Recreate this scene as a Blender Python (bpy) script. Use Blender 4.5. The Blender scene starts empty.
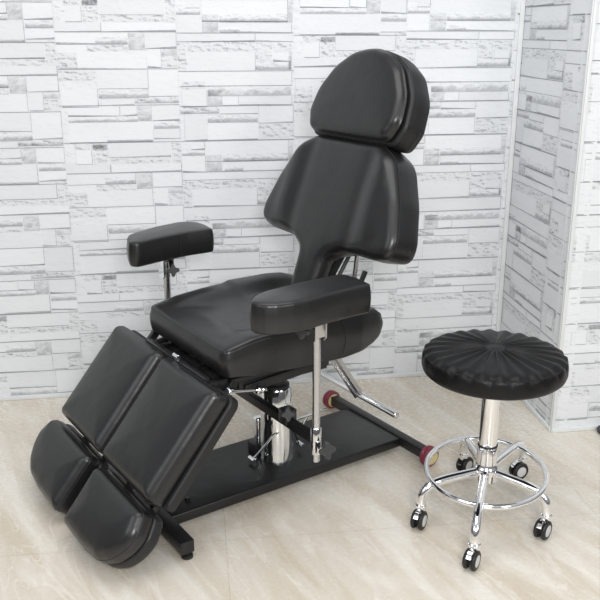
import bpy, bmesh, math, random
import numpy as np
from mathutils import Vector, Matrix
from mathutils.geometry import delaunay_2d_cdt

random.seed(7)
PI = math.pi
sc = bpy.context.scene
COL = sc.collection

# ------------------------------------------------------------------ camera
cam_d = bpy.data.cameras.new('camera')
cam = bpy.data.objects.new('camera', cam_d)
COL.objects.link(cam)
cam_d.sensor_width = 36.0
cam_d.sensor_fit = 'HORIZONTAL'
cam_d.lens = 838.0 / 600.0 * 36.0
cam.location = (0, 0, 1.5)
cam.rotation_euler = (PI / 2 - math.atan(270.0 / 838.0), 0, 0)
cam_d.clip_start = 0.05
sc.camera = cam

# ------------------------------------------------------------------ world
w = bpy.data.worlds.new('world')
sc.world = w
w.use_nodes = True
nt = w.node_tree
nt.nodes.clear()
wo = nt.nodes.new('ShaderNodeOutputWorld')
bg = nt.nodes.new('ShaderNodeBackground')
tc = nt.nodes.new('ShaderNodeTexCoord')
sp = nt.nodes.new('ShaderNodeSeparateXYZ')
rp = nt.nodes.new('ShaderNodeValToRGB')
nt.links.new(tc.outputs['Generated'], sp.inputs[0])
mr = nt.nodes.new('ShaderNodeMapRange')
mr.inputs[1].default_value = -1
mr.inputs[2].default_value = 1
nt.links.new(sp.outputs[2], mr.inputs[0])
nt.links.new(mr.outputs[0], rp.inputs[0])
cr = rp.color_ramp
cr.elements[0].position = 0.42
cr.elements[0].color = (0.10, 0.10, 0.10, 1)
cr.elements[1].position = 0.75
cr.elements[1].color = (1.0, 1.02, 1.06, 1)
e = cr.elements.new(0.55)
e.color = (0.34, 0.35, 0.37, 1)
nt.links.new(rp.outputs[0], bg.inputs[0])
bg.inputs[1].default_value = 0.48
nt.links.new(bg.outputs[0], wo.inputs[0])


def area(name, loc, target, size, power, color=(1, 1, 1), sy=None):
    d = bpy.data.lights.new(name, 'AREA')
    d.energy = power
    d.color = color
    d.shape = 'RECTANGLE'
    d.size = size
    d.size_y = sy or size
    o = bpy.data.objects.new(name, d)
    COL.objects.link(o)
    o.location = loc
    o.rotation_euler = (Vector(target) - Vector(loc)).to_track_quat('-Z', 'Y').to_euler()
    return o


area('softbox_front', (0.35, -0.7, 2.0), (0.1, 3.0, 0.6), 0.8, 58, (1, 1, 1), 0.8)
area('softbox_right', (2.1, 0.1, 2.0), (0.2, 2.8, 0.6), 0.7, 18, (1, 0.99, 0.97), 1.3)
area('softbox_left', (-2.2, 0.3, 2.5), (-0.3, 3.0, 0.7), 1.6, 18, (0.97, 0.99, 1))
area('overhead_fill', (0.1, 1.9, 2.9), (0.1, 2.3, 0), 1.8, 26, (1, 1, 1))  # added overhead light that evens out the room; no actual lamp known there

sc.view_settings.view_transform = 'Standard'
sc.view_settings.look = 'None'
sc.view_settings.gamma = 1
sc.view_settings.use_curve_mapping = False
sc.view_settings.exposure = 0.0


# ------------------------------------------------------------------ materials
def new_mat(name, base=(0.5, 0.5, 0.5), rough=0.5, metal=0.0, spec=0.5):
    m = bpy.data.materials.new(name)
    m.use_nodes = True
    b = m.node_tree.nodes['Principled BSDF']
    b.inputs['Base Color'].default_value = (*base, 1)
    b.inputs['Roughness'].default_value = rough
    b.inputs['Metallic'].default_value = metal
    b.inputs['Specular IOR Level'].default_value = spec
    return m


def N(m, t, **kw):
    n = m.node_tree.nodes.new(t)
    for k, v in kw.items():
        if k.startswith('i_'):
            key = k[2:]
            n.inputs[int(key) if key.isdigit() else key].default_value = v
        else:
            setattr(n, k, v)
    return n


def Lk(m, a, b):
    m.node_tree.links.new(a, b)


def math_n(m, op, a, b=None, c=None, clamp=False):
    n = N(m, 'ShaderNodeMath', operation=op)
    n.use_clamp = clamp
    for i, v in enumerate((a, b, c)):
        if v is None:
            continue
        if isinstance(v, (int, float)):
            n.inputs[i].default_value = v
        else:
            Lk(m, v, n.inputs[i])
    return n.outputs[0]


def grain_mat(name, base, rough, spec, scale=900, strength=0.12, var=0.25, dist=0.0004):
    m = new_mat(name, base, rough, 0, spec)
    b = m.node_tree.nodes['Principled BSDF']
    t = N(m, 'ShaderNodeTexCoord')
    v = N(m, 'ShaderNodeTexVoronoi', i_Scale=scale * 0.35)
    n1 = N(m, 'ShaderNodeTexNoise', i_Scale=scale * 0.5, i_Detail=2.0)
    n2 = N(m, 'ShaderNodeTexNoise', i_Scale=9.0, i_Detail=3.0)
    for n in (v, n1, n2):
        Lk(m, t.outputs['Object'], n.inputs['Vector'])
    s = math_n(m, 'ADD', v.outputs['Distance'], n1.outputs[0])
    bp = N(m, 'ShaderNodeBump', i_Strength=strength, i_Distance=dist)
    Lk(m, s, bp.inputs['Height'])
    bp2 = N(m, 'ShaderNodeBump', i_Strength=0.35, i_Distance=0.008)
    Lk(m, n2.outputs[0], bp2.inputs['Height'])
    Lk(m, bp.outputs[0], bp2.inputs['Normal'])
    Lk(m, bp2.outputs[0], b.inputs['Normal'])
    r = math_n(m, 'MULTIPLY_ADD', n1.outputs[0], 0.16, rough - 0.08)
    Lk(m, r, b.inputs['Roughness'])
    return m


LEATHER = grain_mat('black_leather', (0.011, 0.011, 0.0115), 0.33, 0.62, strength=0.16)
LEATHER_SIDE = grain_mat('black_leather_side', (0.014, 0.014, 0.015), 0.44, 0.45)
STOOL_LEATHER = grain_mat('glossy_black_vinyl', (0.004, 0.004, 0.0045), 0.42, 0.30, strength=0.05)
STITCH = new_mat('black_piping', (0.02, 0.02, 0.021), 0.42)
BOARD = new_mat('matt_black_board', (0.012, 0.012, 0.013), 0.55)
PLATE = grain_mat('black_powder_coat', (0.010, 0.010, 0.011), 0.34, 0.5, scale=1500, strength=0.08)
PLASTIC = new_mat('black_plastic', (0.02, 0.02, 0.021), 0.35)
KNOBM = new_mat('dark_grey_plastic', (0.045, 0.045, 0.047), 0.4)
CHROME = new_mat('chrome', (0.83, 0.84, 0.85), 0.07, 1.0)
CHROME_B = new_mat('bright_chrome', (0.95, 0.95, 0.96), 0.06, 1.0)
STEEL = new_mat('satin_steel', (0.58, 0.58, 0.59), 0.24, 1.0)
RUBBER = new_mat('black_rubber', (0.012, 0.012, 0.012), 0.5)
MAROON = new_mat('maroon_rubber', (0.24, 0.035, 0.06), 0.35)
YELLOW = new_mat('cream_yellow_plastic', (0.72, 0.62, 0.30), 0.4)
WHITEPL = new_mat('light_grey_plastic', (0.62, 0.62, 0.62), 0.35)
STRIPW = new_mat('white_corner_strip', (0.78, 0.80, 0.80), 0.45)
CABLE = new_mat('dark_grey_cable', (0.05, 0.055, 0.06), 0.5)


def wallpaper_mat():
    m = new_mat('printed_stone_wallpaper', (0.8, 0.8, 0.8), 0.62, 0, 0.3)
    b = m.node_tree.nodes['Principled BSDF']
    t = N(m, 'ShaderNodeTexCoord')
    at = N(m, 'ShaderNodeAttribute', attribute_name='print')
    sx = N(m, 'ShaderNodeSeparateColor')
    Lk(m, at.outputs['Color'], sx.inputs[0])
    mp = N(m, 'ShaderNodeMapping')
    mp.inputs['Scale'].default_value = (0.75, 0.75, 1.6)
    Lk(m, t.outputs['Object'], mp.inputs[0])
    nz = N(m, 'ShaderNodeTexNoise', i_Scale=42.0, i_Detail=6.0, i_Roughness=0.62)
    nf = N(m, 'ShaderNodeTexNoise', i_Scale=180.0, i_Detail=2.0)
    nb = N(m, 'ShaderNodeTexNoise', i_Scale=7.0, i_Detail=3.0)
    vo = N(m, 'ShaderNodeTexVoronoi', i_Scale=70.0, feature='DISTANCE_TO_EDGE')
    mx = N(m, 'ShaderNodeVectorMath', operation='ADD')
    Lk(m, mp.outputs[0], mx.inputs[0])
    nzc = N(m, 'ShaderNodeVectorMath', operation='SCALE')
    nzc.inputs['Scale'].default_value = 0.05
    Lk(m, nz.outputs['Color'], nzc.inputs[0])
    Lk(m, nzc.outputs[0], mx.inputs[1])
    Lk(m, mx.outputs[0], vo.inputs['Vector'])
    for n in (nz, nf, nb):
        Lk(m, mp.outputs[0], n.inputs['Vector'])
    # chipped stone: a printed relief, pale and grey sides of small crags
    mo = N(m, 'ShaderNodeVectorMath', operation='ADD')
    mo.inputs[1].default_value = (0.004, 0.0, 0.009)
    Lk(m, mp.outputs[0], mo.inputs[0])
    nz2 = N(m, 'ShaderNodeTexNoise', i_Scale=42.0, i_Detail=6.0, i_Roughness=0.62)
    Lk(m, mo.outputs[0], nz2.inputs['Vector'])
    rel = math_n(m, 'SUBTRACT', nz2.outputs[0], nz.outputs[0])
    fleck = math_n(m, 'MULTIPLY', math_n(m, 'MAXIMUM', rel, 0.0), 2.5)
    c = N(m, 'ShaderNodeMapRange', interpolation_type='SMOOTHSTEP')
    c.inputs[1].default_value = 0.05
    c.inputs[2].default_value = 0.0
    Lk(m, vo.outputs['Distance'], c.inputs[0])
    fleck = math_n(m, 'ADD', fleck, math_n(m, 'MULTIPLY', c.outputs[0], 0.05))
    rough_d = math_n(m, 'MULTIPLY', math_n(m, 'ADD', fleck, 0.045), sx.outputs[0])
    # ragged grey band printed along lower edges
    s = math_n(m, 'ADD', sx.outputs[2], math_n(m, 'MULTIPLY', math_n(m, 'SUBTRACT', nz.outputs[0], 0.5), 1.1))
    sm = N(m, 'ShaderNodeMapRange', interpolation_type='SMOOTHSTEP')
    sm.inputs[1].default_value = 0.40
    sm.inputs[2].default_value = 0.80
    Lk(m, s, sm.inputs[0])
    band = math_n(m, 'MULTIPLY', sm.outputs[0], math_n(m, 'MULTIPLY_ADD', nf.outputs[0], 0.42, 0.16))
    fine = math_n(m, 'MULTIPLY', math_n(m, 'SUBTRACT', nb.outputs[0], 0.5), 0.10)
    tot = math_n(m, 'SUBTRACT', 1.0, math_n(m, 'ADD', math_n(m, 'ADD', rough_d, band), fine), clamp=True)
    tot = math_n(m, 'MULTIPLY', tot, math_n(m, 'SUBTRACT', 1.0, sx.outputs[1]))
    col = N(m, 'ShaderNodeMix', data_type='RGBA')
    col.inputs[6].default_value = (0.02, 0.035, 0.045, 1)
    col.inputs[7].default_value = (0.86, 0.88, 0.90, 1)
    Lk(m, tot, col.inputs[0])
    Lk(m, col.outputs[2], b.inputs['Base Color'])
    bp = N(m, 'ShaderNodeBump', i_Strength=0.15, i_Distance=0.001)
    Lk(m, nf.outputs[0], bp.inputs['Height'])
    Lk(m, bp.outputs[0], b.inputs['Normal'])
    return m


WALLPAPER = wallpaper_mat()


def floor_mat():
    m = new_mat('beige_marble_tile', (0.7, 0.65, 0.55), 0.24, 0, 0.45)
    b = m.node_tree.nodes['Principled BSDF']
    t = N(m, 'ShaderNodeTexCoord')
    mp = N(m, 'ShaderNodeMapping')
    mp.vector_type = 'TEXTURE'
    mp.inputs['Rotation'].default_value = (0, 0, math.radians(-60))
    mp.inputs['Scale'].default_value = (1.5, 0.28, 1)
    Lk(m, t.outputs['Object'], mp.inputs[0])
    n1 = N(m, 'ShaderNodeTexNoise', i_Scale=2.4, i_Detail=6.0, i_Roughness=0.6, i_Distortion=1.1)
    Lk(m, mp.outputs[0], n1.inputs['Vector'])
    n2 = N(m, 'ShaderNodeTexNoise', i_Scale=1.6, i_Detail=3.0, i_Distortion=1.6)
    Lk(m, mp.outputs[0], n2.inputs['Vector'])
    n3 = N(m, 'ShaderNodeTexNoise', i_Scale=60.0, i_Detail=2.0)
    Lk(m, t.outputs['Object'], n3.inputs['Vector'])
    r = N(m, 'ShaderNodeValToRGB')
    r.color_ramp.elements[0].position = 0.34
    r.color_ramp.elements[0].color = (0.63, 0.555, 0.445, 1)
    r.color_ramp.elements[1].position = 0.64
    r.color_ramp.elements[1].color = (0.80, 0.76, 0.68, 1)
    e = r.color_ramp.elements.new(0.5)
    e.color = (0.71, 0.65, 0.555, 1)
    Lk(m, n1.outputs[0], r.inputs[0])
    # thin pale veins
    ve = math_n(m, 'ABSOLUTE', math_n(m, 'SUBTRACT', n2.outputs[0], 0.5))
    vm = N(m, 'ShaderNodeMapRange', interpolation_type='SMOOTHSTEP')
    vm.inputs[1].default_value = 0.016
    vm.inputs[2].default_value = 0.0
    vm.inputs[4].default_value = 0.55
    Lk(m, ve, vm.inputs[0])
    mx = N(m, 'ShaderNodeMix', data_type='RGBA')
    Lk(m, vm.outputs[0], mx.inputs[0])
    Lk(m, r.outputs[0], mx.inputs[6])
    mx.inputs[7].default_value = (0.84, 0.80, 0.72, 1)
    # tile joints
    mg = N(m, 'ShaderNodeMapping', vector_type='TEXTURE')
    mg.inputs['Location'].default_value = (-0.229, 2.237, 0)
    mg.inputs['Rotation'].default_value = (0, 0, math.radians(7.2))
    Lk(m, t.outputs['Object'], mg.inputs[0])
    sg = N(m, 'ShaderNodeSeparateXYZ')
    Lk(m, mg.outputs[0], sg.inputs[0])
    jx = math_n(m, 'ABSOLUTE', math_n(m, 'SUBTRACT', math_n(m, 'FRACT', math_n(m, 'ADD', math_n(m, 'DIVIDE', sg.outputs[0], 1.2), 100.5)), 0.5))
    jy = math_n(m, 'ABSOLUTE', math_n(m, 'SUBTRACT', math_n(m, 'FRACT', math_n(m, 'ADD', math_n(m, 'DIVIDE', sg.outputs[1], 0.6), 100.5)), 0.5))
    j1 = math_n(m, 'LESS_THAN', jx, 0.0008)
    j2 = math_n(m, 'LESS_THAN', jy, 0.0016)
    j = math_n(m, 'MULTIPLY', math_n(m, 'MAXIMUM', j1, j2), 0.55)
    m2 = N(m, 'ShaderNodeMix', data_type='RGBA')
    Lk(m, j, m2.inputs[0])
    Lk(m, mx.outputs[2], m2.inputs[6])
    m2.inputs[7].default_value = (0.33, 0.28, 0.22, 1)
    Lk(m, m2.outputs[2], b.inputs['Base Color'])
    rr = math_n(m, 'MULTIPLY_ADD', n3.outputs[0], 0.1, 0.22)
    Lk(m, rr, b.inputs['Roughness'])
    return m


FLOOR = floor_mat()


# ------------------------------------------------------------------ mesh helpers
def link(name, me, parent=None, mat=None, smooth=True):
    o = bpy.data.objects.new(name, me)
    COL.objects.link(o)
    if mat is not None:
        me.materials.clear()
        me.materials.append(mat)
    if smooth:
        for p in me.polygons:
            p.use_smooth = True
    if parent is not None:
        o.parent = parent
    return o


def obj(name, bm, mat, parent=None, smooth=True, sharp=0.6):
    bmesh.ops.recalc_face_normals(bm, faces=bm.faces)
    for ed in bm.edges:
        if len(ed.link_faces) == 2 and ed.calc_face_angle(0) > sharp:
            ed.smooth = False
    me = bpy.data.meshes.new(name)
    bm.to_mesh(me)
    bm.free()
    return link(name, me, parent, mat, smooth)


def empty(name, loc, rz, label=None, cat=None, group=None):
    o = bpy.data.objects.new(name, None)
    COL.objects.link(o)
    o.location = loc
    o.rotation_euler = (0, 0, rz)
    o.empty_display_size = 0.1
    if label:
        o['label'] = label
    if cat:
        o['category'] = cat
    if group:
        o['group'] = group
    return o


def box(bm, c, size, rot=None, bevel=0.0, seg=2):
    r = bmesh.ops.create_cube(bm, size=1.0)
    vs = r['verts']
    M = Matrix.Translation(Vector(c)) @ (rot.to_4x4() if rot is not None else Matrix.Identity(4)) @ Matrix.Diagonal((*size, 1))
    if bevel > 0:
        bmesh.ops.scale(bm, vec=size, verts=vs)
        es = list({e for v in vs for e in v.link_edges})
        rb = bmesh.ops.bevel(bm, geom=es, offset=bevel, segments=seg, profile=0.5, affect='EDGES')
        vs = list({v for f in rb['faces'] for v in f.verts} | {v for v in vs if v.is_valid})
        M = Matrix.Translation(Vector(c)) @ (rot.to_4x4() if rot is not None else Matrix.Identity(4))
    bmesh.ops.transform(bm, matrix=M, verts=vs)
    return vs


def axis_rot(d):
    return Vector(d).normalized().to_track_quat('Z', 'Y').to_matrix()


def bar(bm, a, b, wx, wy, up=(0, 0, 1), bevel=0.002):
    """rectangular bar from a to b; wx across, wy along up"""
    a, b = Vector(a), Vector(b)
    z = (b - a).normalized()
    u = Vector(up)
    x = u.cross(z)
    if x.length < 1e-4:
        x = Vector((1, 0, 0)).cross(z)
    x.normalize()
    y = z.cross(x)
    R = Matrix((x, y, z)).transposed()
    box(bm, (a + b) / 2, (wx, wy, (b - a).length), R, bevel)


def lathe(bm, prof, c=(0, 0, 0), axis=(0, 0, 1), n=40, cap=True):
    R = axis_rot(axis)
    c = Vector(c)
    rings = []
    for r, h in prof:
        rings.append([bm.verts.new(c + R @ Vector((r * math.cos(2 * PI * i / n), r * math.sin(2 * PI * i / n), h))) for i in range(n)])
    for a, b in zip(rings[:-1], rings[1:]):
        for i in range(n):
            bm.faces.new((a[i], a[(i + 1) % n], b[(i + 1) % n], b[i]))
    if cap:
        bm.faces.new(rings[0][::-1])
        bm.faces.new(rings[-1])


def cyl(bm, a, b, r, n=28, bev=0.001):
    a, b = Vector(a), Vector(b)
    L = (b - a).length
    lathe(bm, [(r - bev, 0), (r, bev), (r, L - bev), (r - bev, L)], a, b - a, n)


def catmull(pts, k=8, closed=False):
    P = [Vector(p) for p in pts]
    out = []
    n = len(P)
    rng = range(n) if closed else range(n - 1)
    for i in rng:
        p1, p2 = P[i], P[(i + 1) % n]
        p0 = P[(i - 1) % n] if (closed or i > 0) else p1 + (p1 - p2)
        p3 = P[(i + 2) % n] if (closed or i < n - 2) else p2 + (p2 - p1)
        for j in range(k):
            t = j / k
            out.append(0.5 * ((2 * p1) + (p2 - p0) * t + (2 * p0 - 5 * p1 + 4 * p2 - p3) * t * t + (3 * p1 - p0 - 3 * p2 + p3) * t ** 3))
    if not closed:
        out.append(P[-1])
    return out


def tube(bm, pts, r, n=14, closed=False, rads=None):
    P = [Vector(p) for p in pts]
    m = len(P)
    tang = []
    for i in range(m):
        a = P[(i - 1) % m] if (closed or i > 0) else P[i]
        b = P[(i + 1) % m] if (closed or i < m - 1) else P[i]
        tang.append((b - a).normalized())
    nrm = tang[0].orthogonal().normalized()
    rings = []
    for i in range(m):
        t = tang[i]
        nrm = (nrm - t * nrm.dot(t)).normalized()
        bn = t.cross(nrm)
        rr = rads[i] if rads else r
        rings.append([bm.verts.new(P[i] + rr * (math.cos(2 * PI * k / n) * nrm + math.sin(2 * PI * k / n) * bn)) for k in range(n)])
    for i in range(m if closed else m - 1):
        a, b = rings[i], rings[(i + 1) % m]
        off = 0
        if closed and i == m - 1:
            off = min(range(n), key=lambda s: sum((a[k].co - b[(k + s) % n].co).length for k in range(n)))
        for k in range(n):
            bm.faces.new((a[k], a[(k + 1) % n], b[(k + 1 + off) % n], b[(k + off) % n]))
    if not closed:
        bm.faces.new(rings[0][::-1])
        bm.faces.new(rings[-1])


def fillet(pts, step=0.006):
    """pts: (x, y, r) counter-clockwise or clockwise; returns dense rounded outline (ccw)"""
    n = len(pts)
    out = []
    for i in range(n):
        p = Vector(pts[i][:2])
        a = Vector(pts[i - 1][:2])
        b = Vector(pts[(i + 1) % n][:2])
        r = pts[i][2] if len(pts[i]) > 2 else 0
        u, v = (a - p), (b - p)
        lu, lv = u.length, v.length
        u.normalize()
        v.normalize()
        ang = u.angle(v)
        if r <= 0 or ang > PI - 0.02:
            out.append(p)
            continue
        t = min(r / math.tan(ang / 2), lu * 0.499, lv * 0.499)
        r2 = t * math.tan(ang / 2)
        c = p + (u + v).normalized() * (r2 / math.sin(ang / 2))
        s, e_ = p + u * t, p + v * t
        a0 = math.atan2(s.y - c.y, s.x - c.x)
        a1 = math.atan2(e_.y - c.y, e_.x - c.x)
        d = (a1 - a0 + PI) % (2 * PI) - PI
        k = max(3, int(abs(d) * r2 / step))
        for j in range(k + 1):
            th = a0 + d * j / k
            out.append(c + r2 * Vector((math.cos(th), math.sin(th))))
    # resample
    res = []
    m = len(out)
    for i in range(m):
        a, b = out[i], out[(i + 1) % m]
        L = (b - a).length
        if L < 1e-5:
            continue
        k = max(1, int(round(L / step)))
        for j in range(k):
            res.append(a + (b - a) * j / k)
    area2 = sum(res[i].x * res[(i + 1) % len(res)].y - res[(i + 1) % len(res)].x * res[i].y for i in range(len(res)))
    if area2 < 0:
        res = res[::-1]
    cl = [res[0]]
    for p in res[1:]:
        if (p - cl[-1]).length > step * 0.35:
            cl.append(p)
    if (cl[0] - cl[-1]).length < step * 0.35:
        cl.pop()
    return cl


def offset_in(out, d):
    n = len(out)
    r = []
    for i in range(n):
        t = (out[(i + 1) % n] - out[i - 1]).normalized()
        r.append(out[i] + Vector((-t.y, t.x)) * d)
    return r


def dist_to(out, pts):
    A = np.array([[p.x, p.y] for p in out])
    B = np.roll(A, -1, axis=0)
    P = np.array(pts)
    D = np.full(len(P), 1e9)
    for a, b in zip(A, B):
        ab = b - a
        t = np.clip(((P - a) @ ab) / (ab @ ab), 0, 1)
        q = P - a - t[:, None] * ab
        D = np.minimum(D, np.hypot(q[:, 0], q[:, 1]))
    return D


def inside(out, pts):
    A = np.array([[p.x, p.y] for p in out])
    B = np.roll(A, -1, axis=0)
    P = np.array(pts)
    c = np.zeros(len(P), bool)
    for a, b in zip(A, B):
        m = ((a[1] > P[:, 1]) != (b[1] > P[:, 1]))
        if abs(b[1] - a[1]) < 1e-12:
            continue
        x = (b[0] - a[0]) * (P[:, 1] - a[1]) / (b[1] - a[1]) + a[0]
        c ^= m & (P[:, 0] < x)
    return c


def cushion(name, outline, T, mapf, parent, mat, r=0.015, rb=0.006, crown=0.008, cw=0.05, extra=None, grid=0.011, side_rows=5, bulge=0.003):
    """upholstered pad: rounded outline, thickness T, rounded upper edge, soft crown"""
    out = outline
    n = len(out)
    rings = [out]
    ds = [0.0]
    K = 5
    for k in range(1, K + 1):
        d = r * (1 - math.cos(PI / 2 * k / K))
        ds.append(d)
    pts = [(p.x, p.y) for p in out]
    hs_d = [0.0] * n
    for d in ds[1:]:
        c = offset_in(out, d)
        q = [(p.x, p.y) for p in c]
        D = dist_to(out, q)
        ins = inside(out, q)
        last = None
        for p, dd, ii in zip(q, D, ins):
            if ii and dd > d * 0.97 and (last is None or math.hypot(p[0] - last[0], p[1] - last[1]) > 0.0022):
                pts.append(p)
                hs_d.append(d)
                last = p
    xs = [p.x for p in out]
    ys = [p.y for p in out]
    g = []
    y = min(ys)
    row = 0
    while y < max(ys):
        x = min(xs) + (grid / 2 if row % 2 else 0)
        while x < max(xs):
            g.append((x, y))
            x += grid
        y += grid * 0.87
        row += 1
    D = dist_to(out, g)
    ins = inside(out, g)
    for p, dd, ii in zip(g, D, ins):
        if ii and dd > r + grid * 0.45:
            pts.append(p)
            hs_d.append(dd)
    res = delaunay_2d_cdt([Vector(p) for p in pts], [], [list(range(n))], 1, 1e-6)
    V2, F2 = res[0], res[2]
    orig = res[3]
    dv = dist_to(out, [(v.x, v.y) for v in V2])
    bm = bmesh.new()
    bv = []
    bidx = {}
    for i, v in enumerate(V2):
        d = dv[i]
        for oi in orig[i]:
            if oi < n:
                bidx[oi] = i
                d = 0.0
        if d < r:
            h = T - r + math.sqrt(max(0, r * r - (r - d) ** 2))
        else:
            h = T
        h += crown * (1 - math.exp(-max(0, d) / cw)) * (1 if d >= r else d / r)
        if extra:
            h += extra(v.x, v.y, d)
        bv.append(bm.verts.new(mapf(v.x, v.y, h)))
    for f in F2:
        if len(set(f)) >= 3:
            try:
                bm.faces.new([bv[i] for i in f])
            except ValueError:
                pass
    prev = [bv[bidx[i]] for i in range(n)]
    h0 = T - r
    rows = []
    for k in range(1, side_rows + 1):
        t = k / side_rows
        rows.append((h0 + (rb - h0) * t, -bulge * math.sin(PI * t)))
    for k in range(1, 4):
        a = PI / 2 * k / 3
        rows.append((rb - rb * math.sin(a), rb * (1 - math.cos(a))))
    for h, ins_d in rows:
        c = offset_in(out, ins_d) if abs(ins_d) > 1e-6 else out
        cur = [bm.verts.new(mapf(p.x, p.y, h)) for p in c]
        for i in range(n):
            bm.faces.new((prev[i], cur[i], cur[(i + 1) % n], prev[(i + 1) % n]))
        prev = cur
    f = bm.faces.new(prev)
    bmesh.ops.triangulate(bm, faces=[f])
    return obj(name, bm, mat, parent, sharp=0.9)


def piping(name, outline, h, mapf, parent, r=0.0014, inset=0.0, mat=None):
    bm = bmesh.new()
    c = offset_in(outline, inset) if inset else outline
    tube(bm, [mapf(p.x, p.y, h) for p in c], r, 6, closed=True)
    return obj(name, bm, mat or STITCH, parent)


# ------------------------------------------------------------------ the room
WALL_A = math.radians(8.4)
CORNER = Vector((0.910, 3.586, 0))
WD = Vector((math.cos(WALL_A), math.sin(WALL_A), 0))          # along the back wall, to the right
WN = Vector((math.sin(WALL_A), -math.cos(WALL_A), 0))         # into the room

# printed faux-stone pattern of the wallpaper, two roll designs (units: 1/3 px of the close-up, y downwards)
ROLL_A = [
    (0, 0, 218, 35, 'P'), (120, 14, 218, 35, 'S'), (220, 0, 270, 52, 'G'), (272, 0, 368, 48, 'P'),
    (5, 36, 270, 108, 'P'), (90, 38, 218, 56, 'R'), (0, 60, 60, 108, 'R'), (275, 50, 319, 104, 'P'), (321, 50, 368, 68, 'G'), (322, 70, 368, 104, 'R'),
    (0, 114, 112, 140, 'R'), (118, 110, 275, 166, 'P'), (5, 166, 116, 220, 'P'), (120, 166, 275, 194, 'S'), (125, 196, 228, 216, 'P'),
    (230, 194, 368, 210, 'D'), (276, 110, 368, 190, 'P'),
    (20, 220, 180, 248, 'P'), (182, 220, 235, 248, 'P'), (236, 214, 280, 264, 'G'), (20, 250, 235, 266, 'S'), (20, 267, 280, 328, 'P'), (283, 218, 368, 264, 'P'),
    (285, 266, 368, 288, 'S'), (283, 290, 368, 320, 'P'),
    (30, 332, 134, 350, 'R'), (34, 352, 84, 396, 'P'), (88, 335, 134, 396, 'R'), (136, 322, 335, 376, 'P'), (140, 376, 335, 396, 'R'),
    (338, 320, 368, 398, 'R'), (0, 398, 140, 424, 'P'), (142, 398, 368, 424, 'P'),
]
ROLL_B = [
    (30, 0, 72, 24, 'P'), (0, 25, 72, 42, 'S'), (0, 44, 73, 95, 'P'), (76, 0, 334, 62, 'P'), (128, 40, 334, 64, 'S'), (336, 4, 348, 64, 'G'),
    (76, 42, 124, 94, 'G'), (128, 66, 346, 94, 'P'), (132, 78, 190, 94, 'S'),
    (0, 97, 234, 120, 'P'), (235, 97, 350, 120, 'P'), (28, 121, 234, 149, 'R'), (0, 122, 26, 208, 'R'), (30, 150, 234, 206, 'P'), (236, 124, 284, 178, 'R'),
    (288, 124, 345, 150, 'R'), (288, 151, 343, 178, 'P'), (234, 180, 343, 202, 'S'), (336, 150, 346, 202, 'G'),
    (4, 208, 346, 250, 'P'), (8, 236, 80, 258, 'R'), (88, 248, 343, 280, 'B'), (8, 262, 84, 312, 'P'), (86, 262, 130, 310, 'G'), (132, 281, 180, 308, 'P'), (182, 281, 346, 308, 'P'),
    (0, 314, 120, 332, 'D'), (122, 312, 238, 334, 'P'), (84, 334, 238, 360, 'S'), (12, 336, 82, 414, 'P'), (84, 362, 238, 414, 'P'),
    (242, 312, 350, 364, 'P'), (242, 365, 352, 410, 'R'), (40, 414, 350, 418, 'L'),
]


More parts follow.
